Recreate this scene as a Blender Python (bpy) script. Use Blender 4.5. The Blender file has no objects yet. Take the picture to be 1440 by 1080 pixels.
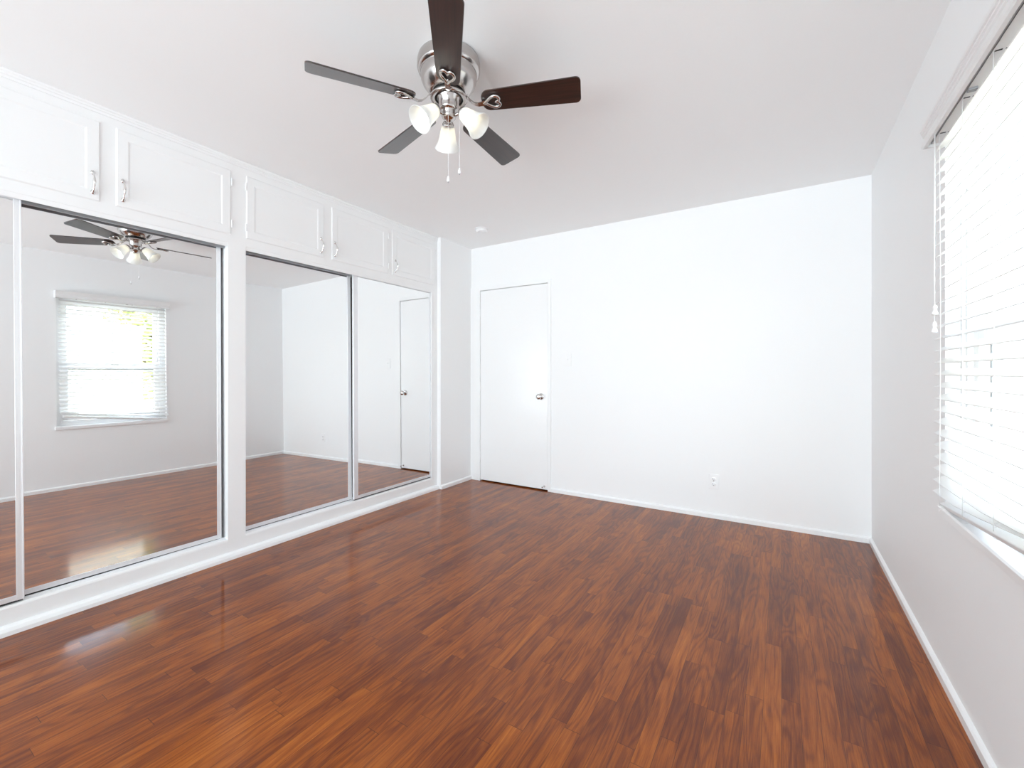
import bpy, bmesh, math, random
from mathutils import Vector, Matrix

# ------------------------------------------------------------------ camera, world, light, exposure
sc = bpy.context.scene
C = sc.collection
CAM_Z = 1.1327
F_PX, YAW = 611.6, math.radians(31.78)
cam_d = bpy.data.cameras.new('camera')
cam = bpy.data.objects.new('camera', cam_d)
C.objects.link(cam)
cam.location = (0, 0, CAM_Z)
cam.rotation_euler = (math.pi / 2, 0, YAW)
cam_d.sensor_fit = 'HORIZONTAL'
cam_d.sensor_width = 36
cam_d.lens = F_PX / 1440 * 36
cam_d.shift_y = -16.5 / 1440
cam_d.clip_start = 0.02
sc.camera = cam

sc.view_settings.view_transform = 'Standard'
sc.view_settings.look = 'None'
sc.view_settings.gamma = 1
sc.view_settings.use_curve_mapping = False
sc.view_settings.exposure = 1.23
sc.cycles.max_bounces = 16
sc.cycles.diffuse_bounces = 8
sc.cycles.glossy_bounces = 8
sc.cycles.transmission_bounces = 8
sc.cycles.transparent_max_bounces = 12
sc.cycles.sample_clamp_indirect = 8

world = bpy.data.worlds.new('sky')
sc.world = world
world.use_nodes = True
wn, wl = world.node_tree.nodes, world.node_tree.links
wn.clear()
sky = wn.new('ShaderNodeTexSky')
sky.sky_type = 'NISHITA'
sky.sun_disc = False
sky.sun_elevation = math.radians(48)
sky.sun_rotation = math.radians(200)
sky.air_density = 1.0
sky.dust_density = 3.0
haze = wn.new('ShaderNodeMixRGB')
haze.inputs[0].default_value = 0.94
haze.inputs[2].default_value = (0.295, 0.318, 0.335, 1)
bgn = wn.new('ShaderNodeBackground')
bgn.inputs[1].default_value = 7.4
wo = wn.new('ShaderNodeOutputWorld')
wl.new(sky.outputs[0], haze.inputs[1])
wl.new(haze.outputs[0], bgn.inputs[0])
wl.new(bgn.outputs[0], wo.inputs[0])

sun_d = bpy.data.lights.new('sun', 'SUN')
sun_d.energy = 12
sun_d.angle = math.radians(1)
sun_d.color = (1, 0.95, 0.86)
sun = bpy.data.objects.new('sun', sun_d)
sun.rotation_euler = (math.radians(2), math.radians(-38), 0)   # shines on the garden, not into the room
C.objects.link(sun)

def area(name, loc, rot, sx, sy, power, col=(1, 1, 1)):
    d = bpy.data.lights.new(name, 'AREA')
    d.shape = 'RECTANGLE'
    d.size, d.size_y = sx, sy
    d.energy = power
    d.color = col
    o = bpy.data.objects.new(name, d)
    o.location = loc
    o.rotation_euler = rot
    C.objects.link(o)
    return o

# added fill lamp outside the unseen back window, plus sky portals at both windows
dl = area('fill_light_back', (-1.15, -2.92, 0.95), (math.radians(106), 0, 0), 3.05, 1.9, 338, (0.950, 0.972, 0.990))
dl.data.spread = math.radians(115)
for nm, loc, rot, sx, sy in (('portal_side', (0.66, 1.715, 1.33), (0, math.radians(90), 0), 1.38, 0.93),
                             ('portal_back', (-1.15, -2.56, 1.21), (math.radians(90), 0, 0), 3.1, 2.28)):
    area(nm, loc, rot, sx, sy, 1).data.cycles.is_portal = True     # guides sky sampling only, gives no light

# ------------------------------------------------------------------ room numbers (metres; camera stands at 0,0)
XR = 0.507      # right wall
YB = 3.70       # far wall
XL = -2.802     # left wall beside the closets
XF = -2.846     # closet face frame
YF = -2.40      # wall behind the camera
H = 2.44
rnd = random.Random(7)

# ------------------------------------------------------------------ materials
def new_mat(name):
    m = bpy.data.materials.new(name)
    m.use_nodes = True
    nt = m.node_tree
    return m, nt.nodes, nt.links, nt.nodes['Principled BSDF']

def plain(name, col, rough=0.5, metal=0.0, spec=0.5, bump=0.0, bscale=200, coat=0.0):
    m, n, l, p = new_mat(name)
    p.inputs['Base Color'].default_value = (*col, 1)
    p.inputs['Roughness'].default_value = rough
    p.inputs['Metallic'].default_value = metal
    p.inputs['Specular IOR Level'].default_value = spec
    p.inputs['Coat Weight'].default_value = coat
    if bump:
        tc = n.new('ShaderNodeTexCoord')
        t = n.new('ShaderNodeTexNoise')
        t.inputs['Scale'].default_value = bscale
        t.inputs['Detail'].default_value = 3
        b = n.new('ShaderNodeBump')
        b.inputs['Strength'].default_value = bump
        b.inputs['Distance'].default_value = 0.002
        l.new(tc.outputs['Object'], t.inputs['Vector'])
        l.new(t.outputs[0], b.inputs['Height'])
        l.new(b.outputs[0], p.inputs['Normal'])
    return m

def math_node(n, l, op, a, b=None, c=None):
    q = n.new('ShaderNodeMath')
    q.operation = op
    for i, v in enumerate((a, b, c)):
        if v is None:
            continue
        if isinstance(v, (int, float)):
            q.inputs[i].default_value = v
        else:
            l.new(v, q.inputs[i])
    return q.outputs[0]

M = {}
M['wall'] = plain('wall_paint', (0.925, 0.935, 0.942), 0.55, bump=0.12, bscale=35)
M['ceiling'] = plain('ceiling_paint', (0.945, 0.953, 0.958), 0.8, bump=0.1, bscale=30)
M['paint'] = plain('gloss_white_paint', (0.925, 0.935, 0.942), 0.32, bump=0.05, bscale=25)
M['door'] = plain('door_paint', (0.925, 0.935, 0.942), 0.22, bump=0.04, bscale=12)
M['alu'] = plain('satin_aluminium', (0.86, 0.875, 0.90), 0.38, metal=0.35)
M['track'] = plain('track_aluminium', (0.42, 0.43, 0.45), 0.42, metal=0.7)
M['mirror'] = plain('silvered_mirror', (0.90, 0.905, 0.905), 0.0, metal=1.0)
M['backing'] = plain('brown_backing', (0.12, 0.085, 0.065), 0.7)
M['chrome'] = plain('polished_nickel', (0.78, 0.76, 0.75), 0.13, metal=1.0)
M['plastic'] = plain('white_plastic', (0.925, 0.93, 0.94), 0.3)
M['dark'] = plain('dark_slot', (0.03, 0.03, 0.03), 0.6)
M['black'] = plain('black_rubber_and_gap', (0.012, 0.012, 0.012), 0.5)
M['vinyl'] = plain('window_vinyl', (0.86, 0.87, 0.88), 0.35)
M['gasket'] = plain('grey_gasket', (0.16, 0.17, 0.18), 0.6)
M['stucco'] = plain('cream_stucco', (0.52, 0.50, 0.43), 0.9, bump=0.3, bscale=60)
M['bark'] = plain('bark', (0.12, 0.08, 0.05), 0.9, bump=0.5, bscale=40)
M['soil'] = plain('pale_paving', (0.36, 0.35, 0.32), 0.9, bump=0.2, bscale=20)

def nickel():
    m, n, l, p = new_mat('brushed_nickel')
    p.inputs['Metallic'].default_value = 1
    p.inputs['Base Color'].default_value = (0.55, 0.52, 0.505, 1)
    p.inputs['Roughness'].default_value = 0.18
    p.inputs['Anisotropic'].default_value = 0.6
    tc = n.new('ShaderNodeTexCoord')
    mp = n.new('ShaderNodeMapping')
    mp.inputs['Scale'].default_value = (8, 8, 900)
    t = n.new('ShaderNodeTexNoise')
    t.inputs['Scale'].default_value = 1.0
    b = n.new('ShaderNodeBump')
    b.inputs['Strength'].default_value = 0.08
    b.inputs['Distance'].default_value = 0.001
    l.new(tc.outputs['Object'], mp.inputs[0]); l.new(mp.outputs[0], t.inputs['Vector'])
    l.new(t.outputs[0], b.inputs['Height']); l.new(b.outputs[0], p.inputs['Normal'])
    return m
M['nickel'] = nickel()

def opal():
    m, n, l, p = new_mat('opal_glass')
    p.inputs['Base Color'].default_value = (0.96, 0.97, 0.975, 1)
    p.inputs['Roughness'].default_value = 0.35
    tr = n.new('ShaderNodeBsdfTranslucent')
    tr.inputs[0].default_value = (0.95, 0.96, 0.96, 1)
    mx = n.new('ShaderNodeMixShader')
    mx.inputs[0].default_value = 0.5
    out = n['Material Output']
    l.new(p.outputs[0], mx.inputs[1]); l.new(tr.outputs[0], mx.inputs[2]); l.new(mx.outputs[0], out.inputs[0])
    return m
M['opal'] = opal()

def slat_mat():
    m, n, l, p = new_mat('white_blind_slat')
    p.inputs['Base Color'].default_value = (0.92, 0.92, 0.92, 1)
    p.inputs['Roughness'].default_value = 0.35
    tr = n.new('ShaderNodeBsdfTranslucent')
    tr.inputs[0].default_value = (0.95, 0.95, 0.93, 1)
    mx = n.new('ShaderNodeMixShader')
    mx.inputs[0].default_value = 0.10
    l.new(p.outputs[0], mx.inputs[1]); l.new(tr.outputs[0], mx.inputs[2])
    l.new(mx.outputs[0], n['Material Output'].inputs[0])
    return m
M['slat'] = slat_mat()

def glass_mat(name='window_glass', tint=(0.96, 0.985, 0.975)):
    m, n, l, p = new_mat(name)
    tr = n.new('ShaderNodeBsdfTransparent')
    tr.inputs[0].default_value = (*tint, 1)
    gl = n.new('ShaderNodeBsdfGlossy')
    gl.inputs['Roughness'].default_value = 0.02
    fr = n.new('ShaderNodeFresnel')
    fr.inputs[0].default_value = 1.45
    mx = n.new('ShaderNodeMixShader')
    ge = n.new('ShaderNodeNewGeometry')
    front = math_node(n, l, 'MULTIPLY', fr.outputs[0], math_node(n, l, 'SUBTRACT', 1.0, ge.outputs['Backfacing']))
    l.new(front, mx.inputs[0]); l.new(tr.outputs[0], mx.inputs[1]); l.new(gl.outputs[0], mx.inputs[2])
    l.new(mx.outputs[0], n['Material Output'].inputs[0])
    return m
M['glass'] = glass_mat()
M['tinted'] = glass_mat('dimming_glass', (0.33, 0.345, 0.35))  # tint set to dim sky and fill lamp through the added back window

def bulb_mat():
    m, n, l, p = new_mat('frosted_bulb')
    p.inputs['Base Color'].default_value = (0.92, 0.85, 0.62, 1)
    p.inputs['Emission Color'].default_value = (1.0, 0.90, 0.66, 1)
    p.inputs['Emission Strength'].default_value = 1.1
    p.inputs['Roughness'].default_value = 0.25
    return m
M['bulb'] = bulb_mat()

def leaf_mat():
    m, n, l, p = new_mat('leaf')
    oi = n.new('ShaderNodeNewGeometry')
    cr = n.new('ShaderNodeValToRGB')
    cr.color_ramp.elements[0].color = (0.30, 0.36, 0.15, 1)
    cr.color_ramp.elements[1].color = (0.62, 0.66, 0.30, 1)
    l.new(oi.outputs['Random Per Island'], cr.inputs[0])
    l.new(cr.outputs[0], p.inputs['Base Color'])
    p.inputs['Roughness'].default_value = 0.5
    tr = n.new('ShaderNodeBsdfTranslucent')
    l.new(cr.outputs[0], tr.inputs[0])
    mx = n.new('ShaderNodeMixShader')
    mx.inputs[0].default_value = 0.4
    l.new(p.outputs[0], mx.inputs[1]); l.new(tr.outputs[0], mx.inputs[2])
    l.new(mx.outputs[0], n['Material Output'].inputs[0])
    return m
M['leaf'] = leaf_mat()

def floor_mat():
    """Oak strip floor, stained red-brown: strips run along y, random lengths, cathedral grain."""
    m, n, l, p = new_mat('stained_oak_strips')
    mt = lambda op, a, b=None, c=None: math_node(n, l, op, a, b, c)
    W, L = 0.0535, 0.62
    tc = n.new('ShaderNodeTexCoord')
    sp = n.new('ShaderNodeSeparateXYZ')
    l.new(tc.outputs['Object'], sp.inputs[0])
    x, y = sp.outputs[0], sp.outputs[1]
    u = mt('DIVIDE', x, W)
    row = mt('FLOOR', u)
    fu = mt('SUBTRACT', u, row)
    wn1 = n.new('ShaderNodeTexWhiteNoise'); wn1.noise_dimensions = '1D'
    l.new(row, wn1.inputs['W'])
    off = mt('MULTIPLY', wn1.outputs['Value'], 11.7)
    # wandering board lengths
    yy = mt('ADD', mt('DIVIDE', y, L), off)
    wob = mt('MULTIPLY', mt('SINE', mt('MULTIPLY', yy, 2.1)), 0.32)
    v = mt('ADD', yy, wob)
    col = mt('FLOOR', v)
    fv = mt('SUBTRACT', v, col)
    cid = n.new('ShaderNodeCombineXYZ')
    l.new(row, cid.inputs[0]); l.new(col, cid.inputs[1])
    wn2 = n.new('ShaderNodeTexWhiteNoise'); wn2.noise_dimensions = '2D'
    l.new(cid.outputs[0], wn2.inputs['Vector'])
    r1 = wn2.outputs['Value']
    spc = n.new('ShaderNodeSeparateColor')
    l.new(wn2.outputs['Color'], spc.inputs[0])
    r2, r3 = spc.outputs[0], spc.outputs[1]
    # coordinates inside each board, shifted at random so no two boards share grain
    cx = mt('ADD', x, mt('MULTIPLY', r1, 37.0))
    cy = mt('ADD', y, mt('MULTIPLY', r2, 53.0))
    cv = n.new('ShaderNodeCombineXYZ')
    l.new(cx, cv.inputs[0]); l.new(cy, cv.inputs[1])
    def noise(sx, sy, scale, detail=3, rough=0.55, dist=0.0):
        mp = n.new('ShaderNodeMapping')
        mp.inputs['Scale'].default_value = (sx, sy, 1)
        t = n.new('ShaderNodeTexNoise')
        t.inputs['Scale'].default_value = scale
        t.inputs['Detail'].default_value = detail
        t.inputs['Roughness'].default_value = rough
        t.inputs['Distortion'].default_value = dist
        l.new(cv.outputs[0], mp.inputs[0]); l.new(mp.outputs[0], t.inputs['Vector'])
        return t.outputs[0]
    # cathedral rings: iso-lines of a stretched smooth noise
    hills = noise(13, 1.6, 1.0, 1.5, 0.45, 0.35)
    rings = mt('SINE', mt('MULTIPLY', hills, 62.0))
    rings = mt('MULTIPLY_ADD', rings, 0.5, 0.5)
    rings = mt('POWER', rings, 1.7)
    pores = noise(300, 9, 1.0, 4, 0.75)
    streak = noise(55, 1.3, 1.0, 3, 0.6)
    blot = n.new('ShaderNodeTexNoise')
    blot.inputs['Scale'].default_value = 2.1
    blot.inputs['Detail'].default_value = 4
    l.new(tc.outputs['Object'], blot.inputs['Vector'])
    # tone of a board: mostly its own random number
    tone = mt('MULTIPLY_ADD', r3, 0.36, 0.17)
    tone = mt('ADD', tone, mt('MULTIPLY', mt('SUBTRACT', streak, 0.5), 0.70))
    tone = mt('ADD', tone, mt('MULTIPLY', mt('SUBTRACT', blot.outputs[0], 0.5), 0.80))
    tone = mt('SUBTRACT', tone, mt('MULTIPLY', mt('SUBTRACT', rings, 0.45), 0.22))
    tone = mt('ADD', tone, mt('MULTIPLY', mt('SUBTRACT', pores, 0.5), 1.15))
    cr = n.new('ShaderNodeValToRGB')
    e = cr.color_ramp.elements
    e[0].position = 0.0; e[0].color = (0.125, 0.0260, 0.0070, 1)
    e[1].position = 1.0; e[1].color = (0.54, 0.165, 0.020, 1)
    q = e.new(0.28); q.color = (0.205, 0.0480, 0.0085, 1)
    q = e.new(0.55); q.color = (0.310, 0.0800, 0.0100, 1)
    q = e.new(0.78); q.color = (0.410, 0.1160, 0.0130, 1)
    l.new(tone, cr.inputs[0])
    # gaps between boards
    g1 = mt('LESS_THAN', fu, 0.022)
    g2 = mt('LESS_THAN', fv, 0.0028)
    gap = mt('MAXIMUM', g1, g2)
    mix = n.new('ShaderNodeMixRGB')
    mix.inputs[2].default_value = (0.018, 0.007, 0.005, 1)
    l.new(mt('MULTIPLY', gap, 0.72), mix.inputs[0])
    l.new(cr.outputs[0], mix.inputs[1])
    l.new(mix.outputs[0], p.inputs['Base Color'])
    # old varnish: glossy with slight wear
    wear = n.new('ShaderNodeTexNoise')
    wear.inputs['Scale'].default_value = 3.0
    wear.inputs['Detail'].default_value = 5
    l.new(tc.outputs['Object'], wear.inputs['Vector'])
    l.new(mt('MULTIPLY_ADD', wear.outputs[0], 0.12, 0.045), p.inputs['Roughness'])
    p.inputs['Specular IOR Level'].default_value = 0.5
    p.inputs['IOR'].default_value = 1.42
    # bump: each board slightly crowned and tilted, grain telegraphing through
    crown = mt('MULTIPLY', mt('POWER', mt('ABSOLUTE', mt('SUBTRACT', fu, 0.5)), 4.0), -1.1)
    tilt = mt('MULTIPLY', mt('MULTIPLY', mt('SUBTRACT', r1, 0.5), fu), 0.10)
    hgt = mt('ADD', crown, tilt)
    hgt = mt('ADD', hgt, mt('MULTIPLY', pores, 0.045))
    hgt = mt('ADD', hgt, mt('MULTIPLY', gap, -0.12))
    b = n.new('ShaderNodeBump')
    b.inputs['Strength'].default_value = 0.22
    b.inputs['Distance'].default_value = 0.0016
    l.new(hgt, b.inputs['Height'])
    l.new(b.outputs[0], p.inputs['Normal'])
    # part of the varnish is scuffed: a second, hazier gloss
    p2 = n.new('ShaderNodeBsdfPrincipled')
    l.new(mix.outputs[0], p2.inputs['Base Color'])
    l.new(b.outputs[0], p2.inputs['Normal'])
    p2.inputs['IOR'].default_value = 1.34
    p2.inputs['Roughness'].default_value = 0.34
    mx = n.new('ShaderNodeMixShader')
    mx.inputs[0].default_value = 0.34
    l.new(p.outputs[0], mx.inputs[1]); l.new(p2.outputs[0], mx.inputs[2])
    l.new(mx.outputs[0], n['Material Output'].inputs[0])
    return m
M['floor'] = floor_mat()

def blade_mat():
    m, n, l, p = new_mat('dark_walnut_blade')
    tc = n.new('ShaderNodeTexCoord')
    mp = n.new('ShaderNodeMapping')
    mp.inputs['Scale'].default_value = (1.6, 42, 6)
    t = n.new('ShaderNodeTexNoise')
    t.inputs['Scale'].default_value = 3
    t.inputs['Detail'].default_value = 5
    t.inputs['Distortion'].default_value = 0.4
    cr = n.new('ShaderNodeValToRGB')
    cr.color_ramp.elements[0].position = 0.3
    cr.color_ramp.elements[0].color = (0.007, 0.004, 0.0035, 1)
    cr.color_ramp.elements[1].position = 0.72
    cr.color_ramp.elements[1].color = (0.040, 0.016, 0.012, 1)
    l.new(tc.outputs['Object'], mp.inputs[0]); l.new(mp.outputs[0], t.inputs['Vector'])
    l.new(t.outputs[0], cr.inputs[0]); l.new(cr.outputs[0], p.inputs['Base Color'])
    p.inputs['Roughness'].default_value = 0.34
    p.inputs['Coat Weight'].default_value = 0.8
    p.inputs['Coat Roughness'].default_value = 0.28
    return m
M['blade'] = blade_mat()

# ------------------------------------------------------------------ mesh helpers
def box(bm, x0, x1, y0, y1, z0, z1):
    vs = [bm.verts.new((x, y, z)) for x in (x0, x1) for y in (y0, y1) for z in (z0, z1)]
    for f in ((0, 1, 3, 2), (4, 6, 7, 5), (0, 4, 5, 1), (2, 3, 7, 6), (0, 2, 6, 4), (1, 5, 7, 3)):
        bm.faces.new([vs[i] for i in f])

def lathe(bm, prof, seg=40, mat=None, close_top=False, close_bot=False):
    mat = mat or Matrix.Identity(4)
    rings = []
    for r, z in prof:
        rings.append([bm.verts.new(mat @ Vector((r * math.cos(2 * math.pi * i / seg), r * math.sin(2 * math.pi * i / seg), z))) for i in range(seg)])
    for a, b in zip(rings, rings[1:]):
        for i in range(seg):
            f = bm.faces.new((a[i], a[(i + 1) % seg], b[(i + 1) % seg], b[i]))
            f.smooth = True
    if close_top:
        bm.faces.new(list(reversed(rings[0])))
    if close_bot:
        bm.faces.new(rings[-1])

def tube(bm, pts, rad, seg=10, closed=False, caps=True):
    pts = [Vector(p) for p in pts]
    n = len(pts)
    rad = rad if isinstance(rad, (list, tuple)) else [rad] * n
    rings = []
    up = Vector((0, 0, 1))
    for i, p in enumerate(pts):
        if closed:
            t = pts[(i + 1) % n] - pts[i - 1]
        else:
            t = pts[min(i + 1, n - 1)] - pts[max(i - 1, 0)]
        t.normalize()
        a = up - t * up.dot(t)
        if a.length < 1e-3:
            a = Vector((1, 0, 0)) - t * t.x
        a.normalize()
        b = t.cross(a)
        up = a
        rings.append([bm.verts.new(p + (a * math.cos(2 * math.pi * k / seg) + b * math.sin(2 * math.pi * k / seg)) * rad[i]) for k in range(seg)])
    m = n if closed else n - 1
    for i in range(m):
        A, B = rings[i], rings[(i + 1) % n]
        for k in range(seg):
            f = bm.faces.new((A[k], A[(k + 1) % seg], B[(k + 1) % seg], B[k]))
            f.smooth = True
    if caps and not closed:
        bm.faces.new(list(reversed(rings[0])))
        bm.faces.new(rings[-1])

def prism(bm, outline, z0, z1):
    """outline in xy, extruded in z"""
    a = [bm.verts.new((x, y, z0)) for x, y in outline]
    b = [bm.verts.new((x, y, z1)) for x, y in outline]
    bm.faces.new(list(reversed(a))); bm.faces.new(b)
    k = len(outline)
    for i in range(k):
        bm.faces.new((a[i], a[(i + 1) % k], b[(i + 1) % k], b[i]))

def extrude_y(bm, prof, y0, y1):
    """profile in (x, z), run along y"""
    a = [bm.verts.new((x, y0, z)) for x, z in prof]
    b = [bm.verts.new((x, y1, z)) for x, z in prof]
    bm.faces.new(a); bm.faces.new(list(reversed(b)))
    k = len(prof)
    for i in range(k):
        bm.faces.new((a[(i + 1) % k], a[i], b[i], b[(i + 1) % k]))

def extrude_x(bm, prof, x0, x1):
    """profile in (y, z), run along x"""
    a = [bm.verts.new((x0, y, z)) for y, z in prof]
    b = [bm.verts.new((x1, y, z)) for y, z in prof]
    bm.faces.new(a); bm.faces.new(list(reversed(b)))
    k = len(prof)
    for i in range(k):
        bm.faces.new((a[(i + 1) % k], a[i], b[i], b[(i + 1) % k]))

def obj(name, bm, mat, parent=None, bevel=0.0, recalc=True, loc=None):
    if recalc:
        bmesh.ops.recalc_face_normals(bm, faces=bm.faces)
    me = bpy.data.meshes.new(name)
    bm.to_mesh(me)
    bm.free()
    me.materials.append(M[mat])
    o = bpy.data.objects.new(name, me)
    C.objects.link(o)
    if parent:
        o.parent = parent
    if loc:
        o.location = loc
    if bevel:
        b = o.modifiers.new('bevel', 'BEVEL')
        b.width = bevel
        b.segments = 2
        b.limit_method = 'ANGLE'
    return o

def boxobj(name, dims, mat, parent=None, bevel=0.0):
    bm = bmesh.new()
    for d in (dims if isinstance(dims[0], (list, tuple)) else [dims]):
        box(bm, *d)
    return obj(name, bm, mat, parent, bevel)

def structure(o):
    o['kind'] = 'structure'
    return o

def tag(o, label, cat, group=None):
    o['label'] = label
    o['category'] = cat
    if group:
        o['group'] = group
    return o

def thing(name, label, cat, loc=(0, 0, 0), group=None):
    o = bpy.data.objects.new(name, None)
    o.empty_display_size = 0.1
    o.location = loc
    C.objects.link(o)
    return tag(o, label, cat, group)

# ------------------------------------------------------------------ room shell
structure(boxobj('floor', (-3.6, XR + 0.14, YF - 0.14, YB + 0.5, -0.1, 0), 'floor'))
structure(boxobj('ceiling', (-3.6, XR + 0.14, YF - 0.14, YB + 0.5, H, H + 0.1), 'ceiling'))

# far wall with the door's opening
DX0, DX1, DZ = -2.680, -1.888, 1.984
structure(boxobj('wall_back', [(-3.6, DX0, YB, YB + 0.14, 0, H), (DX1, XR + 0.14, YB, YB + 0.14, 0, H),
                               (DX0, DX1, YB, YB + 0.14, DZ, H), (DX0 - 0.1, DX1 + 0.1, YB + 0.14, YB + 0.18, 0, DZ + 0.1)], 'wall'))
# right wall with the window's opening
WY0, WY1, WZ0, WZ1 = 1.252, 2.178, 0.632, 2.015
structure(boxobj('wall_right', [(XR, XR + 0.14, YF - 0.14, WY0, 0, H), (XR, XR + 0.14, WY1, YB, 0, H),
                                (XR, XR + 0.14, WY0, WY1, 0, WZ0), (XR, XR + 0.14, WY0, WY1, WZ1, H)], 'wall'))
UY0, UY1 = -0.43, 3.212     # where the built-in closets begin and end
structure(boxobj('wall_left', [(-3.6, XL, UY1, YB, 0, H), (-3.6, XL, YF, UY0, 0, H), (-3.6, -3.5, UY0, UY1, 0, H)], 'wall'))
# wall behind the camera with an opening for the added window
BX0, BX1, BZ0, BZ1 = -2.72, 0.42, 0.06, 2.36
structure(boxobj('wall_front', [(-3.6, BX0, YF - 0.14, YF, 0, H), (BX1, XR, YF - 0.14, YF, 0, H),
                                (BX0, BX1, YF - 0.14, YF, 0, BZ0), (BX0, BX1, YF - 0.14, YF, BZ1, H)], 'wall'))

bh, bt = 0.040, 0.014
def base_prof(x, s):
    return [(x, 0), (x + s * bt, 0), (x + s * bt, bh * 0.72), (x + s * bt * 0.55, bh * 0.9), (x, bh)]
bm = bmesh.new(); extrude_y(bm, base_prof(XR, -1), YF, YB); structure(obj('baseboard_right', bm, 'paint'))
bm = bmesh.new(); extrude_x(bm, base_prof(YB, -1), DX1 + 0.034, XR); structure(obj('baseboard_back', bm, 'paint'))
bm = bmesh.new(); extrude_y(bm, base_prof(XL, 1), UY1 + 0.002, YB); extrude_y(bm, base_prof(XL, 1), YF, UY0 - 0.002)
structure(obj('baseboard_left', bm, 'paint'))
bm = bmesh.new(); extrude_x(bm, base_prof(YF, 1), XL, XR); structure(obj('baseboard_front', bm, 'paint'))

# door casing (jambs and head, nearly flush with the wall)
cp = YB - 0.012
structure(boxobj('trim_1', [(XL, DX0 - 0.001, cp, YB + 0.04, 0, DZ + 0.034), (DX1 + 0.001, DX1 + 0.034, cp, YB + 0.04, 0, DZ + 0.034),
                            (DX0 - 0.001, DX1 + 0.001, cp, YB + 0.04, DZ + 0.001, DZ + 0.034)], 'paint', bevel=0.002))
structure(boxobj('door_gap_shade', (DX0, DX1, YB + 0.05, YB + 0.09, 0.0, 0.004), 'black'))      # black strip painted in as the shade of the gap under the door

door = structure(boxobj('door_1', (DX0 + 0.003, DX1 - 0.004, YB - 0.002, YB + 0.035, 0.012, DZ - 0.004), 'door', bevel=0.0015))
# knob: rosette and faceted brass-nickel knob
bm = bmesh.new()
RY = Matrix.Translation((-1.962, YB - 0.002, 0.900)) @ Matrix.Rotation(math.radians(90), 4, 'X')
lathe(bm, [(0.0, -0.0), (0.030, 0.0), (0.031, 0.004), (0.024, 0.009), (0.0, 0.009)], 32, RY)
obj('rosette', bm, 'chrome', door)
bm = bmesh.new()
lathe(bm, [(0.011, 0.005), (0.010, 0.028), (0.016, 0.034), (0.026, 0.043), (0.028, 0.053), (0.023, 0.063), (0.010, 0.066), (0.0, 0.066)], 32, RY)
obj('door_knob', bm, 'chrome', door)
for hz in (1.745, 0.985, 0.265):
    bm = bmesh.new()
    T = Matrix.Translation((DX0 + 0.001, YB - 0.008, hz - 0.045))
    lathe(bm, [(0.0, -0.004), (0.0045, -0.002), (0.006, 0), (0.006, 0.029), (0.0055, 0.030), (0.006, 0.031), (0.006, 0.059), (0.0055, 0.060), (0.006, 0.061), (0.006, 0.09), (0.0045, 0.093), (0, 0.095)], 14, T)
    box(bm, DX0 - 0.022, DX0 - 0.001, YB - 0.0135, YB - 0.0115, hz - 0.045, hz + 0.045)
    obj('hinge', bm, 'paint', door)
# little spring bumper low on the door
bm = bmesh.new()
T = Matrix.Translation((-1.925, YB - 0.002, 0.043)) @ Matrix.Rotation(math.radians(90), 4, 'X')
lathe(bm, [(0, 0), (0.010, 0), (0.010, 0.004), (0.0045, 0.006), (0.0045, 0.040), (0.007, 0.042), (0.007, 0.050), (0, 0.051)], 16, T)
obj('door_stop', bm, 'chrome', door)

# ------------------------------------------------------------------ closets
def cab_handle(parent, y, z0):
    """bow pull with flared feet, 107 mm"""
    x0 = XF + 0.007
    bm = bmesh.new()
    pts, rad = [], []
    N = 22
    for i in range(N + 1):
        t = i / N
        z = z0 + 0.006 + 0.095 * t
        s = math.sin(math.pi * t)
        x = x0 + 0.004 + 0.024 * s ** 0.8
        pts.append((x, y, z))
        rad.append(0.0034 + 0.0032 * max(0, 1 - abs(t - 0.5) / 0.27) ** 1.0 + 0.0022 * max(0, 1 - min(t, 1 - t) / 0.10))
    tube(bm, pts, rad, 12)
    for zz in (z0 + 0.006, z0 + 0.101):
        T = Matrix.Translation((x0, y, zz)) @ Matrix.Rotation(math.radians(90), 4, 'Y') @ Matrix.Diagonal((1.15, 0.9, 1, 1))
        lathe(bm, [(0, 0), (0.0095, 0), (0.010, 0.002), (0.007, 0.0045), (0.004, 0.008), (0, 0.009)], 20, T)
    return obj('handle', bm, 'chrome', parent)

def cab_door(parent, y0, y1, hinge_side, handle_y):
    """frame-and-panel door lipped over the face frame"""
    z0, z1, fw, th = 1.969, 2.360, 0.047, 0.007
    bm = bmesh.new()
    xs = XF + th
    def ring(ins, x):
        return [bm.verts.new((x, a, b)) for a, b in ((y0 + ins, z0 + ins), (y1 - ins, z0 + ins), (y1 - ins, z1 - ins), (y0 + ins, z1 - ins))]
    R = [ring(0, XF + 0.0005), ring(0, xs - 0.004), ring(0.005, xs), ring(fw, xs), ring(fw + 0.008, xs - 0.0035), ring(fw + 0.011, xs - 0.0035)]
    for a, b in zip(R, R[1:]):
        for i in range(4):
            bm.faces.new((a[i], a[(i + 1) % 4], b[(i + 1) % 4], b[i]))
    bm.faces.new(R[-1]); bm.faces.new(list(reversed(R[0])))
    d = obj('cabinet_door', bm, 'paint', parent)
    h = cab_handle(d, handle_y, 2.0)
    hy = y0 if hinge_side < 0 else y1
    for hz in (2.035, 2.29):
        hb = bmesh.new()
        T = Matrix.Translation((XF + 0.008, hy + 0.004 * hinge_side, hz - 0.022))
        lathe(hb, [(0, -0.002), (0.0038, 0), (0.0038, 0.044), (0, 0.046)], 10, T)
        obj('hinge', hb, 'paint', d)
    return d

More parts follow.
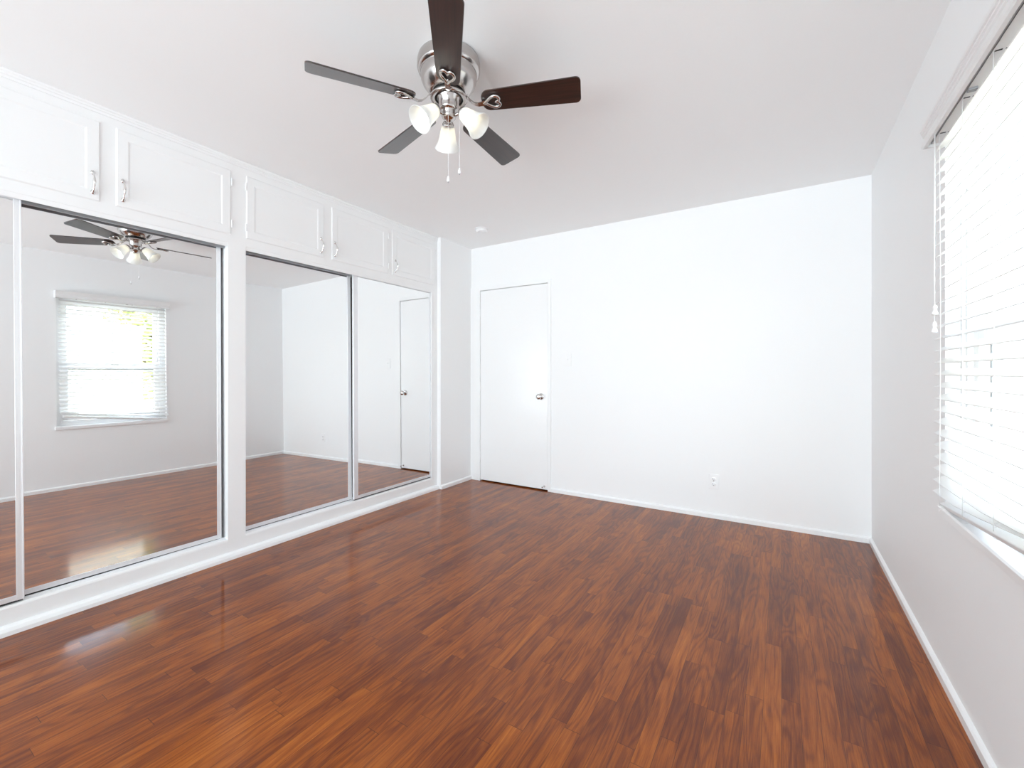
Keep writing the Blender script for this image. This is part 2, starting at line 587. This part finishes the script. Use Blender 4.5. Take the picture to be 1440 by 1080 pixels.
def closet(y0, y1, post_l, post_r, doors, sliders, label):
    """built-in closet unit from y0 to y1 with a face frame, overhead doors and two sliding mirrors"""
    root = thing('built_in_closet', label, 'closet', (XF, (y0 + y1) / 2, 0))
    back = -3.48
    zt, zc, zh = 2.440, 0.122, 1.918
    P = Matrix.Translation((-XF, -(y0 + y1) / 2, 0))
    oy0, oy1 = y0 + post_l, y1 - post_r
    ft = 0.022
    kids = []
    # face frame: posts, header band, rails
    bm = bmesh.new()
    fx = XF - ft
    box(bm, fx, XF, y0, oy0, 0, zt - 0.001)
    box(bm, fx, XF, oy1, y1, 0, zt - 0.001)
    box(bm, fx, XF, oy0, oy1, zh, zt - 0.001)
    # jamb linings behind the posts
    box(bm, -2.95, fx, y0, oy0, 0, zt - 0.001)
    box(bm, -2.95, fx, oy1, y1, 0, zt - 0.001)
    # deck over the mirror doors
    box(bm, -2.95, fx, oy0, oy1, 1.93, 1.95)
    kids.append(obj('face_frame', bm, 'paint'))
    # side, back and floor of the closet box
    bm = bmesh.new()
    box(bm, back, -2.95, y0, y0 + 0.016, 0, 2.43)
    box(bm, back, -2.95, y1 - 0.016, y1, 0, 2.43)
    box(bm, back, back + 0.012, y0 + 0.016, y1 - 0.016, 0, 2.43)
    box(bm, back + 0.012, -2.95, y0 + 0.016, y1 - 0.016, 1.93, 1.95)
    box(bm, back + 0.012, -2.95, y0 + 0.016, y1 - 0.016, 0.10, 0.115)
    kids.append(obj('carcass', bm, 'backing'))
    # raised curb with rounded nose
    bm = bmesh.new()
    prof = [(XF - 0.0005, 0), (XF - 0.0005, zc - 0.012), (XF - 0.003, zc - 0.003), (XF - 0.009, zc), (-2.95, zc + 0.002), (-2.95, 0)]
    extrude_y(bm, prof, oy0, oy1)
    kids.append(obj('curb', bm, 'paint'))
    # small header bead over the doors
    bm = bmesh.new()
    box(bm, XF - 0.0045, XF - 0.0025, oy0, oy1, 1.894, zh)
    kids.append(obj('header_strip', bm, 'paint'))
    # top track: two channels with three fins
    bm = bmesh.new()
    box(bm, -2.93, XF - 0.005, oy0, oy1, 1.920, 1.926)
    for xx, zz in ((-2.8815, 1.886), (-2.914, 1.892), (-2.93, 1.892)):
        box(bm, xx - 0.0008, xx + 0.0008, oy0, oy1, zz, 1.920)
    kids.append(obj('top_track', bm, 'track'))
    bm = bmesh.new()
    for xx in (-2.8815, -2.914):
        box(bm, xx - 0.001, xx + 0.001, oy0, oy1, zc + 0.001, zc + 0.006)
    kids.append(obj('bottom_track', bm, 'alu'))
    # crown bead at the ceiling
    bm = bmesh.new()
    extrude_y(bm, [(XF, 2.402), (XF + 0.005, 2.402), (XF + 0.006, 2.414), (XF + 0.009, 2.417), (XF + 0.009, 2.424), (XF + 0.014, 2.430), (XF + 0.014, 2.4395), (XF, 2.4395)], y0, y1)
    kids.append(obj('crown_molding', bm, 'paint'))
    bm = bmesh.new()
    extrude_y(bm, [(XF, 0), (XF + 0.026, 0), (XF + 0.025, 0.018), (XF + 0.018, 0.032), (XF + 0.006, 0.040), (XF, 0.041)], y0, y1)
    kids.append(obj('base_molding', bm, 'paint'))
    for a in doors:
        kids.append(cab_door(None, *a))
    # sliding mirrored doors
    for (a, b, xm, th, ph, lean, sl, sr) in sliders:
        W = b - a
        z0s, z1s = zc + 0.009, 1.913
        zc0 = 1.0
        yc = (a + b) / 2
        f = bmesh.new()
        hw = W / 2
        lo, hi = z0s - zc0, z1s - zc0
        box(f, -0.015, 0.003, -hw, -hw + sl, lo, hi)
        box(f, -0.015, 0.003, hw - sr, hw, lo, hi)
        box(f, -0.014, 0.002, -hw + sl, hw - sr, lo + 0.001, lo + 0.024)
        box(f, -0.014, 0.002, -hw + sl, hw - sr, hi - 0.022, hi - 0.002)
        box(f, 0.003, 0.0052, -hw, -hw + 0.005, lo, hi)
        box(f, 0.003, 0.0052, hw - 0.005, hw, lo, hi)
        fr = obj('sliding_door', f, 'alu', bevel=0.0008)
        fr.location = (xm, yc, zc0)
        fr.rotation_euler = (lean, th, ph)
        g = bmesh.new()
        box(g, -0.004, 0.0, -hw + sl - 0.003, hw - sr + 0.003, lo + 0.020, hi - 0.018)
        obj('mirror_pane', g, 'mirror', fr)
        k = bmesh.new()
        box(k, -0.012, -0.005, -hw + sl - 0.002, hw - sr + 0.002, lo + 0.02, hi - 0.016)
        obj('backing_board', k, 'backing', fr)
        g2 = bmesh.new()
        box(g2, -0.012, -0.001, -hw + 0.004, hw - 0.004, lo - 0.006, lo + 0.0005)  # dark strip painted in for the shade beneath the sliding door
        obj('gap_shade_strip', g2, 'dark', fr)
        kids.append(fr)
    for k in kids:
        k.parent = root
        k.matrix_parent_inverse = P
    return root

YS = 1.394
closet(UY0, YS, 0.063, 0.063,
       [(-0.372, 0.160, -1, 0.130), (0.205, 0.749, -1, 0.722), (0.810, 1.346, 1, 0.836)],
       [(-0.355, 0.497, -2.861, -0.0125, 0.0, 0.0035, 0.021, 0.024), (0.462, 1.312, -2.8955, -0.0109, -0.0108, -0.002, 0.021, 0.021)],
       'white built-in closet nearest the camera, its tall sliding mirrors showing the window')
closet(YS, UY1, 0.040, 0.076,
       [(1.436, 1.978, -1, 1.954), (2.042, 2.586, 1, 2.068), (2.633, 3.170, 1, 2.668)],
       [(1.420, 2.252, -2.894, -0.0101, 0.0, 0.0, 0.021, 0.030), (2.250, 3.134, -2.861, -0.0047, 0.003, 0.0, 0.040, 0.016)],
       'white built-in closet nearest the far corner, with three small overhead doors over its mirrors')

# ------------------------------------------------------------------ window in the right wall
def sash_frame(bm, x0, x1, y0, y1, z0, z1, w, wb=None, wt=None):
    wb = wb or w
    wt = wt or w
    box(bm, x0, x1, y0, y0 + w, z0, z1)
    box(bm, x0, x1, y1 - w, y1, z0, z1)
    box(bm, x0, x1, y0 + w, y1 - w, z0, z0 + wb)
    box(bm, x0, x1, y0 + w, y1 - w, z1 - wt, z1)

bm = bmesh.new()
sash_frame(bm, XR + 0.045, XR + 0.13, WY0 + 0.001, WY1 - 0.001, WZ0 + 0.018, WZ1 - 0.001, 0.052)
sash_frame(bm, XR + 0.038, XR + 0.045, WY0 + 0.001, WY1 - 0.001, WZ0 + 0.018, WZ1 - 0.001, 0.038)
win = structure(obj('window_1', bm, 'vinyl', bevel=0.002))
iy0, iy1 = WY0 + 0.053, WY1 - 0.053
bm = bmesh.new(); sash_frame(bm, XR + 0.092, XR + 0.118, iy0, iy1, 1.262, WZ1 - 0.053, 0.042)
box(bm, XR + 0.098, XR + 0.112, (iy0 + iy1) / 2 - 0.009, (iy0 + iy1) / 2 + 0.009, 1.30, WZ1 - 0.09)
up = obj('upper_sash', bm, 'vinyl', win, bevel=0.002)
bm = bmesh.new(); sash_frame(bm, XR + 0.060, XR + 0.088, iy0, iy1, WZ0 + 0.072, 1.290, 0.046)
lo = obj('lower_sash', bm, 'vinyl', win, bevel=0.002)
bm = bmesh.new()
sash_frame(bm, XR + 0.0885, XR + 0.0915, iy0 + 0.030, iy1 - 0.030, WZ0 + 0.10, 1.255, 0.020)
obj('gasket', bm, 'gasket', lo)
boxobj('glass_pane', (XR + 0.103, XR + 0.107, iy0 + 0.04, iy1 - 0.04, 1.30, WZ1 - 0.09), 'glass', up)
boxobj('glass_pane', (XR + 0.072, XR + 0.076, iy0 + 0.04, iy1 - 0.04, WZ0 + 0.11, 1.25), 'glass', lo)
bm = bmesh.new()
extrude_y(bm, [(0.488, 0.618), (0.486, 0.642), (0.490, 0.648), (XR + 0.045, 0.652), (XR + 0.045, 0.634), (XR - 0.0005, 0.634), (XR - 0.0005, 0.616), (0.490, 0.616)], WY0 - 0.012, WY1 + 0.002)
structure(obj('window_sill', bm, 'paint', win))
boxobj('sash_lock', [(XR + 0.058, XR + 0.088, 1.695, 1.755, 1.290, 1.300), (XR + 0.050, XR + 0.064, 1.705, 1.725, 1.298, 1.306)], 'chrome', lo, 0.002)

# ------------------------------------------------------------------ blind
blind = thing('venetian_blind', 'white wide-slat venetian blind half open over the side window, its bottom rail hanging askew', 'window blind', (0.50, 1.715, 0.70))
PB = Matrix.Translation((-0.50, -1.715, -0.70))
def bpart(o):
    o.parent = blind
    o.matrix_parent_inverse = PB
    return o
BY0, BY1 = 1.268, 2.168
VX = 0.447
# moulded valance with returns
prof = [(VX + 0.014, 1.968), (VX + 0.003, 1.968), (VX - 0.001, 1.974), (VX - 0.001, 1.982), (VX + 0.007, 1.985), (VX + 0.007, 2.008),
        (VX + 0.003, 2.011), (VX + 0.003, 2.018), (VX - 0.001, 2.021), (VX - 0.001, 2.027), (VX - 0.005, 2.030), (VX - 0.006, 2.040), (VX + 0.014, 2.040)]
bm = bmesh.new()
extrude_y(bm, prof, WY0 - 0.016, WY1 + 0.022)
box(bm, VX + 0.012, XR - 0.001, WY1 + 0.010, WY1 + 0.022, 1.968, 2.040)
box(bm, VX + 0.012, XR - 0.001, WY0 - 0.016, WY0 - 0.004, 1.968, 2.040)
bpart(obj('valance', bm, 'slat'))
# steel head rail (an open channel) with slots at the ladders
LAD = [2.090, 1.860, 1.630, 1.400]
HX0, HX1, HZ0, HZ1 = 0.468, 0.524, 1.972, 2.010
bm = bmesh.new()
box(bm, HX0, HX1, BY0 - 0.006, BY1 + 0.004, HZ0, HZ0 + 0.0015)
box(bm, HX0, HX0 + 0.0015, BY0 - 0.006, BY1 + 0.004, HZ0, HZ1)
box(bm, HX1 - 0.0015, HX1, BY0 - 0.006, BY1 + 0.004, HZ0, HZ1)
head = bpart(obj('headrail', bm, 'slat'))
for ly in LAD:
    boxobj('slot', [(HX0 + 0.006, HX0 + 0.020, ly - 0.0028, ly + 0.0028, HZ0 - 0.001, HZ0), (HX0 + 0.026, HX0 + 0.040, ly - 0.0028, ly + 0.0028, HZ0 - 0.001, HZ0)], 'dark', head)
boxobj('tilt_bracket', (HX0 + 0.002, HX0 + 0.022, 1.80, 1.818, HZ0 - 0.007, HZ0 - 0.0005), 'track', head, 0.001)
# slats: gently bowed, room edge low; the lower ones hang askew
pitch = 0.0428
NS = 30
top_z = 1.945
tilt = math.radians(26)
SLOPE = 0.118
def rail_z(y):
    """bottom rail hangs low at the far end and rides up at the near end"""
    return 0.706 - (y - 1.718) * SLOPE
def slat_z(k, y):
    nat = top_z - k * pitch
    floor_z = rail_z(y) + 0.024 + (NS - 1 - k) * 0.0065
    far_sag = 0.0
    d = nat - floor_z
    return max(nat, floor_z) + 0.004 * math.exp(-(d / 0.02) ** 2)
bm = bmesh.new()
for k in range(NS):
    xc = 0.4985
    sec = []
    for j in range(7):
        a = (j / 6 - 0.5) * 0.050
        sec.append((a, 0.0026 * (1 - (2 * j / 6 - 1) ** 2)))
    loop = [(a, h_ + 0.0026) for a, h_ in sec] + [(a, h_) for a, h_ in reversed(sec)]
    sa, ca = math.sin(tilt), math.cos(tilt)
    jit = rnd.uniform(-0.002, 0.002)
    s = max(0.0, (k - 18) / (NS - 18)) ** 1.6
    secs = []
    for q in range(5):
        t = q / 4
        yv = (BY0 + 0.012 * s) * (1 - t) + (BY1 + 0.022 * s) * t + jit
        zc = slat_z(k, yv)
        secs.append([bm.verts.new((xc + a * ca - h_ * sa, yv, zc + a * sa + h_ * ca)) for a, h_ in loop])
    kk = len(loop)
    bm.faces.new(secs[0]); bm.faces.new(list(reversed(secs[-1])))
    for A, B in zip(secs, secs[1:]):
        for i in range(kk):
            bm.faces.new((A[(i + 1) % kk], A[i], B[i], B[(i + 1) % kk]))
bpart(obj('slats', bm, 'slat'))
# bottom rail
bm = bmesh.new()
L2 = (BY1 - BY0) / 2
box(bm, -0.025, 0.025, -L2, L2, -0.008, 0.008)
rail = bpart(obj('bottom_rail', bm, 'slat', bevel=0.003))
rail.location = (0.4985, (BY0 + BY1) / 2 + 0.020, rail_z((BY0 + BY1) / 2 + 0.020))
rail.rotation_euler = (-math.atan(SLOPE), math.radians(-22), 0)
for ly in LAD:
    bm = bmesh.new()
    for xx in (0.4735, 0.5215):
        bow = 0.006 if ly == LAD[0] else 0.001
        zend = rail_z(ly)
        pts = []
        for i in range(13):
            t = i / 12
            z = 1.972 + (zend - 1.972) * t
            pts.append((xx - 0.002, ly - bow * math.sin(math.pi * t) * 2.2, z))
        tube(bm, pts, 0.0009, 6)
    for k in range(NS):
        z = slat_z(k, ly) - 0.003
        tube(bm, [(0.4715, ly, z - 0.0115), (0.5195, ly, z + 0.0125)], 0.0006, 5)
    lc = bpart(obj('ladder_cord', bm, 'slat'))
# loops of spare cord under the rail
for ly in LAD[:3]:
    bm = bmesh.new()
    zz = rail_z(ly) - 0.008
    pts = [(0.482 - 0.010 * math.sin(a), ly + 0.016 * math.cos(a), zz - 0.004 - 0.006 * math.sin(a)) for a in [math.pi * i / 10 for i in range(11)]]
    tube(bm, pts, 0.0008, 6)
    bpart(obj('cord_loop', bm, 'slat'))
# lift cord with two tassels at the far end
bm = bmesh.new()
tube(bm, [(0.457, 2.078, 1.975), (0.4565, 2.080, 1.6), (0.457, 2.080, 1.345)], 0.0016, 8)
tube(bm, [(0.4595, 2.083, 1.975), (0.4575, 2.082, 1.5), (0.457, 2.081, 1.290)], 0.0011, 8)
lift = bpart(obj('lift_cord', bm, 'slat'))
for (yy, zz, hh) in ((2.0755, 1.352, 0.036), (2.081, 1.292, 0.040)):
    bm = bmesh.new()
    lathe(bm, [(0, 0), (0.0085, 0.0), (0.0088, 0.006), (0.0060, 0.014), (0.0052, 0.020), (0.0068, 0.026), (0.0050, hh - 0.004), (0.0, hh)], 18, Matrix.Translation((0.457, yy, zz - hh / 2)))
    obj('tassel', bm, 'slat', lift)

# ------------------------------------------------------------------ added window behind the camera, unseen, lets the fill light in
bm = bmesh.new()
sash_h = BZ1 - BZ0
def xframe(bm, x0, x1, z0, z1, w, ya, yb):
    box(bm, x0, x0 + w, ya, yb, z0, z1); box(bm, x1 - w, x1, ya, yb, z0, z1)
    box(bm, x0 + w, x1 - w, ya, yb, z0, z0 + w); box(bm, x0 + w, x1 - w, ya, yb, z1 - w, z1)
xframe(bm, BX0 + 0.001, BX1 - 0.001, BZ0 + 0.001, BZ1 - 0.001, 0.05, YF - 0.12, YF - 0.03)
w2 = structure(obj('added_window_2', bm, 'vinyl', bevel=0.002))
xm2 = (BX0 + BX1) / 2
for a, b in ((BX0 + 0.052, xm2 + 0.02), (xm2 - 0.02, BX1 - 0.052)):
    bm = bmesh.new()
    ya = YF - 0.075 if a < xm2 - 0.5 else YF - 0.11
    xframe(bm, a, b, BZ0 + 0.052, BZ1 - 0.052, 0.04, ya, ya + 0.03)
    sx = obj('sliding_sash', bm, 'vinyl', w2, bevel=0.002)
    boxobj('glass_pane', (a + 0.035, b - 0.035, ya + 0.013, ya + 0.017, BZ0 + 0.087, BZ1 - 0.087), 'tinted', sx)
boxobj('threshold', (BX0, BX1, YF - 0.12, YF + 0.01, BZ0 - 0.03, BZ0), 'vinyl', w2, 0.003)

# ------------------------------------------------------------------ wall plates
def switch_plate():
    t = thing('light_switch', 'white light switch plate on the far wall to the right of the white door', 'light switch', (-1.682, YB, 1.248))
    y = -0.0005
    bm = bmesh.new(); box(bm, -0.036, 0.036, y - 0.005, y, -0.060, 0.060)
    obj('cover_plate', bm, 'wall', t, bevel=0.0025)
    bm = bmesh.new(); box(bm, -0.006, 0.006, y - 0.006, y - 0.005, -0.013, 0.013)
    box(bm, -0.0042, 0.0042, y - 0.016, y - 0.006, 0.000, 0.008)
    obj('toggle', bm, 'plastic', t, bevel=0.001)
    for zz in (-0.030, 0.030):
        bm = bmesh.new()
        lathe(bm, [(0.0, 0.0062), (0.003, 0.006), (0.0034, 0.005)], 12, Matrix.Translation((0, y, zz)) @ Matrix.Rotation(math.radians(90), 4, 'X'))
        obj('screw', bm, 'wall', t)
switch_plate()

def outlet():
    t = thing('wall_outlet', 'white double power outlet low on the far wall', 'power outlet', (-0.446, YB, 0.283))
    y = -0.0005
    bm = bmesh.new(); box(bm, -0.036, 0.036, y - 0.0055, y, -0.0575, 0.0575)
    obj('cover_plate', bm, 'plastic', t, bevel=0.0025)
    for zz in (0.0195, -0.0195):
        bm = bmesh.new()
        T = Matrix.Translation((0, y, zz)) @ Matrix.Rotation(math.radians(90), 4, 'X') @ Matrix.Diagonal((1, 0.82, 1, 1))
        lathe(bm, [(0.0172, 0.0053), (0.0170, 0.0085), (0.0160, 0.0090), (0, 0.0090)], 28, T)
        r = obj('receptacle', bm, 'plastic', t)
        boxobj('slot', [(-0.0078, -0.0050, y - 0.0095, y - 0.0089, zz - 0.001, zz + 0.0085), (0.0050, 0.0074, y - 0.0095, y - 0.0089, zz, zz + 0.0080),
                        (-0.0024, 0.0024, y - 0.0095, y - 0.0089, zz - 0.0098, zz - 0.0052)], 'dark', r)
    bm = bmesh.new()
    lathe(bm, [(0.0, 0.0072), (0.0028, 0.007), (0.0034, 0.0055)], 12, Matrix.Translation((0, y, 0)) @ Matrix.Rotation(math.radians(90), 4, 'X'))
    obj('screw', bm, 'chrome', t)
outlet()

# ------------------------------------------------------------------ smoke detector
t = thing('smoke_detector', 'round white smoke detector on the ceiling near the far left corner', 'smoke detector', (-2.322, 3.225, H))
bm = bmesh.new()
lathe(bm, [(0.0, 0.0), (0.062, 0.0), (0.063, -0.006), (0.058, -0.009)], 40)
obj('base', bm, 'plastic', t)
bm = bmesh.new()
lathe(bm, [(0.055, -0.009), (0.056, -0.020), (0.050, -0.030), (0.038, -0.034), (0.034, -0.031), (0.014, -0.032), (0.012, -0.036), (0, -0.037)], 40)
obj('cover', bm, 'plastic', t)

# ------------------------------------------------------------------ ceiling fan
FX, FY = -1.182, 1.407
fan = thing('ceiling_fan', 'brushed nickel ceiling fan with five dark wood blades and three white glass lights', 'ceiling fan', (FX, FY, H))
bm = bmesh.new()
lathe(bm, [(0.0, 0.0), (0.120, 0.0), (0.127, -0.006), (0.130, -0.020), (0.130, -0.046), (0.127, -0.054), (0.119, -0.060), (0.1165, -0.061), (0.1165, -0.064),
           (0.1165, -0.074), (0.114, -0.090), (0.107, -0.108), (0.095, -0.124), (0.081, -0.137), (0.072, -0.143), (0.066, -0.1435), (0.0, -0.1435)], 64)
obj('motor_housing', bm, 'nickel', fan)
bm = bmesh.new()
lathe(bm, [(0.0, -0.1435), (0.064, -0.1435), (0.066, -0.150), (0.064, -0.156), (0.0, -0.156)], 48)
obj('flywheel', bm, 'black', fan)

BZ = -0.190          # blade plane below the ceiling
BR = 0.545
def blade_outline(sgn=1):
    r0, r1, w0, w1, c0, c1 = 0.142, BR, 0.047, 0.0575, 0.034, 0.020
    pts = []
    def arc(cx, cy, r, a0, a1, k=6):
        for i in range(k + 1):
            a = a0 + (a1 - a0) * i / k
            pts.append((cx + r * math.cos(a), cy + r * math.sin(a)))
    q = math.pi / 2
    arc(r1 - c1, w1 - c1, c1, q, 0)
    arc(r1 - c1, -w1 + c1, c1, 0, -q)
    arc(r0 + c0, -w0 + c0, c0, -q, -2 * q)
    arc(r0 + c0, w0 - c0, c0, 2 * q, q)
    return pts
bm = bmesh.new(); prism(bm, blade_outline(), -0.003, 0.003)
blade0 = obj('blade', bm, 'blade', fan, bevel=0.001)
# blade iron: strap that dips, then opens into a heart-shaped loop screwed under the blade
bm = bmesh.new()
strap = [(0.062, 0, 0.032), (0.072, 0, 0.030), (0.084, 0, 0.020), (0.098, 0, 0.003), (0.112, 0, -0.009), (0.128, 0, -0.014), (0.144, 0, -0.012), (0.156, 0, -0.009)]
prev = None
for i, (r, _, z) in enumerate(strap):
    w = (0.0135, 0.011, 0.009, 0.008, 0.0078, 0.0085, 0.010, 0.012)[i]
    hh = 0.0032
    cur = [bm.verts.new((r, -w, z - hh)), bm.verts.new((r, w, z - hh)), bm.verts.new((r, w * 0.8, z + hh)), bm.verts.new((r, -w * 0.8, z + hh))]
    if prev:
        for k in range(4):
            bm.faces.new((prev[k], prev[(k + 1) % 4], cur[(k + 1) % 4], cur[k]))
    else:
        bm.faces.new(cur)
    prev = cur
bm.faces.new(prev)
heart = []
N = 40
for i in range(N):
    a = 2 * math.pi * i / N
    hx = 16 * math.sin(a) ** 3
    hy = 13 * math.cos(a) - 5 * math.cos(2 * a) - 2 * math.cos(3 * a) - math.cos(4 * a)
    heart.append((0.190 + hy / 16 * 0.037, hx / 16 * 0.0265, -0.0090))
tube(bm, heart, 0.0066, 10, closed=True)
iron0 = obj('blade_iron', bm, 'nickel', fan, bevel=0.0)
screws0 = []
for hx_, hy_ in ((0.212, 0.012), (0.212, -0.012), (0.164, 0)):
    bm = bmesh.new()
    lathe(bm, [(0, -0.0095), (0.004, -0.009), (0.0055, -0.0065), (0.0055, -0.003)], 14, Matrix.Translation((hx_, hy_, 0)))
    screws0.append(obj('screw', bm, 'nickel', iron0))
PITCH = math.radians(15.5)
for k in range(5):
    ang = math.radians(-51 + 72 * k)
    if k == 0:
        b, i_ = blade0, iron0
    else:
        b, i_ = blade0.copy(), iron0.copy()
        C.objects.link(b); C.objects.link(i_)
        b.parent = fan; i_.parent = fan
        for s0 in screws0:
            s_ = s0.copy()
            C.objects.link(s_)
            s_.parent = i_
    rot = Matrix.Rotation(ang, 4, 'Z')
    # ccw edge low
    b.matrix_local = Matrix.Translation((0, 0, BZ)) @ rot @ Matrix.Rotation(-PITCH, 4, 'X')
    # the loop follows the blade's pitch, the strap is part of the same casting
    i_.matrix_local = Matrix.Translation((0, 0, BZ)) @ rot @ Matrix.Rotation(-PITCH * 0.85, 4, 'X')
bm = bmesh.new()
lathe(bm, [(0.058, -0.157), (0.074, -0.157), (0.077, -0.160), (0.077, -0.166), (0.073, -0.169), (0.060, -0.169), (0.058, -0.166), (0.058, -0.157)], 56)
obj('iron_ring', bm, 'nickel', fan)

# light kit
bm = bmesh.new()
lathe(bm, [(0.0, -0.156), (0.050, -0.157), (0.050, -0.166), (0.042, -0.170), (0.0415, -0.206), (0.040, -0.2135), (0.034, -0.217), (0.031, -0.219), (0.0305, -0.236),
           (0.027, -0.246), (0.020, -0.252), (0.012, -0.256), (0.009, -0.262), (0.0, -0.264)], 48)
kit = obj('light_kit', bm, 'nickel', fan)
for ang in (133, 133 + 120, 133 - 120):
    A = Matrix.Rotation(math.radians(ang), 4, 'Z')
    # arm
    bm = bmesh.new()
    pts = [A @ Vector(v) for v in ((0.024, 0, -0.238), (0.036, 0, -0.237), (0.046, 0, -0.232), (0.053, 0, -0.229), (0.058, 0, -0.232))]
    tube(bm, pts, [0.006, 0.006, 0.006, 0.007, 0.009], 12)
    tilt_m = A @ Matrix.Translation((0.054, 0, -0.226)) @ Matrix.Rotation(math.radians(-47), 4, 'Y')
    # fitter cup: axis is local -z
    lathe(bm, [(0, 0.004), (0.012, 0.002), (0.020, -0.004), (0.0245, -0.012), (0.0255, -0.022), (0.0235, -0.022)], 32, tilt_m)
    obj('fitter', bm, 'nickel', kit)
    bm = bmesh.new()
    out = [(0.0225, -0.010), (0.0255, -0.018), (0.0290, -0.030), (0.0325, -0.048), (0.0365, -0.070), (0.0425, -0.092), (0.0540, -0.114)]
    inn = [(r - 0.0028, z) for r, z in out]
    prof = out + [(0.0537, -0.1155), (0.0515, -0.1150)] + list(reversed(inn))
    lathe(bm, prof, 48, tilt_m)
    sh = obj('glass_shade', bm, 'opal', kit)
    bm = bmesh.new()
    lathe(bm, [(0.0, -0.012), (0.0125, -0.014), (0.013, -0.030), (0.0125, -0.040), (0.017, -0.052), (0.0195, -0.064), (0.018, -0.076), (0.011, -0.085), (0.0, -0.088)], 28, tilt_m)
    obj('bulb', bm, 'bulb', kit)
def chain(px, py, z0, z1, fobr):
    bm = bmesh.new()
    L = z0 - z1
    k = int(L / 0.0042)
    for i in range(k):
        z = z0 - i * 0.0042
        lathe(bm, [(0, 0.0014), (0.0011, 0.0008), (0.0014, 0), (0.0011, -0.0008), (0, -0.0014)], 6, Matrix.Translation((px, py, z)))
    tube(bm, [(px, py, z0), (px, py, z1)], 0.0005, 5)
    ch = obj('pull_chain', bm, 'plastic', kit)
    bm = bmesh.new()
    lathe(bm, [(0, 0.012), (0.002, 0.011), (0.0035, 0.006), (0.0055, -0.003), (0.0062, -0.009), (0.0050, -0.012), (0, -0.012)], 18, Matrix.Translation((px, py, z1 - 0.010)))
    obj('chain_fob', bm, 'plastic', ch)
    bm = bmesh.new()
    lathe(bm, [(0, 0), (0.0026, -0.001), (0.0022, -0.005), (0, -0.006)], 10, Matrix.Translation((px, py, z1 - 0.0215)))
    obj('fob_tip', bm, 'track', ch)
rv = Vector((math.cos(YAW), math.sin(YAW)))
fv_ = Vector((-math.sin(YAW), math.cos(YAW)))
c1 = rv * 0.002 - fv_ * 0.033
c2 = rv * 0.043 + fv_ * 0.010
chain(c1.x, c1.y, -0.212, -0.503, 1)
chain(c2.x, c2.y, -0.190, -0.450, 1)
for q, zz in ((c1, -0.208), (c2, -0.186)):
    bm = bmesh.new()
    tube(bm, [(q.x * 0.85, q.y * 0.85, zz), (q.x, q.y, zz - 0.004)], 0.003, 8)
    obj('chain_outlet', bm, 'nickel', kit)

# ------------------------------------------------------------------ outside the side window
structure(boxobj('ground', (XR + 0.2, 30, -14, 30, -0.45, -0.35), 'soil'))
nb = thing('garden_wall', 'pale garden wall outside the side window, seen through the blind', 'garden wall', (3.4, 0, -0.35))
PG = Matrix.Translation((-3.4, 0, 0.35))
for nm, d, mt_ in (('wall_panel', (3.3, 3.5, -8, 2.78, -0.35, 1.95), 'stucco'), ('coping', (3.26, 3.54, -8.02, 2.82, 1.95, 2.02), 'vinyl')):
    o = boxobj(nm, d, mt_)
    o.parent = nb
    o.matrix_parent_inverse = PG

def tree(x, y, hgt, r, nleaf, seed, label, low=0.25):
    rr = random.Random(seed)
    t = thing('tree', label, 'tree', (x, y, -0.35), 'trees outside the side window')
    bm = bmesh.new()
    tube(bm, [(0, 0, 0), (0.05, 0.02, hgt * 0.3), (-0.03, 0.05, hgt * 0.6), (0.02, 0, hgt * 0.85)], [0.11, 0.085, 0.06, 0.02], 10)
    for k in range(7):
        a = rr.uniform(0, 6.28); z = hgt * rr.uniform(0.3, 0.6)
        tube(bm, [(0, 0.02, z), (0.5 * r * math.cos(a), 0.5 * r * math.sin(a), z + hgt * 0.12), (0.85 * r * math.cos(a), 0.85 * r * math.sin(a), z + hgt * 0.26)], [0.04, 0.025, 0.01], 7)
    obj('trunk', bm, 'bark', t)
    bm = bmesh.new()
    for i in range(nleaf):
        d = Vector((rr.gauss(0, 1), rr.gauss(0, 1), rr.gauss(0, 1))).normalized() * (rr.random() ** 0.45)
        c = Vector((d.x * r, d.y * r, hgt * (low + 1) / 2 + d.z * hgt * (1 - low) / 2))
        L_ = rr.uniform(0.05, 0.09)
        R = Matrix.Rotation(rr.uniform(0, 6.28), 3, 'Z') @ Matrix.Rotation(rr.uniform(-1.2, 1.2), 3, 'X')
        vs = [bm.verts.new(c + R @ Vector(v)) for v in ((-L_, 0, 0), (-L_ * 0.2, L_ * 0.4, 0.008), (L_, 0, -0.01), (-L_ * 0.2, -L_ * 0.4, 0.008))]
        bm.faces.new(vs)
    obj('foliage', bm, 'leaf', t, recalc=False)
tree(4.7, 3.75, 4.6, 1.15, 9000, 1, 'sunlit yellow-green tree rising past the end of the pale garden wall')
tree(4.6, 7.4, 2.6, 1.3, 6000, 2, 'low leafy tree outside, seen under the meeting rail through the slats')
tree(8.5, 3.6, 3.0, 1.6, 6000, 4, 'bushy tree standing behind the pale garden wall outside')
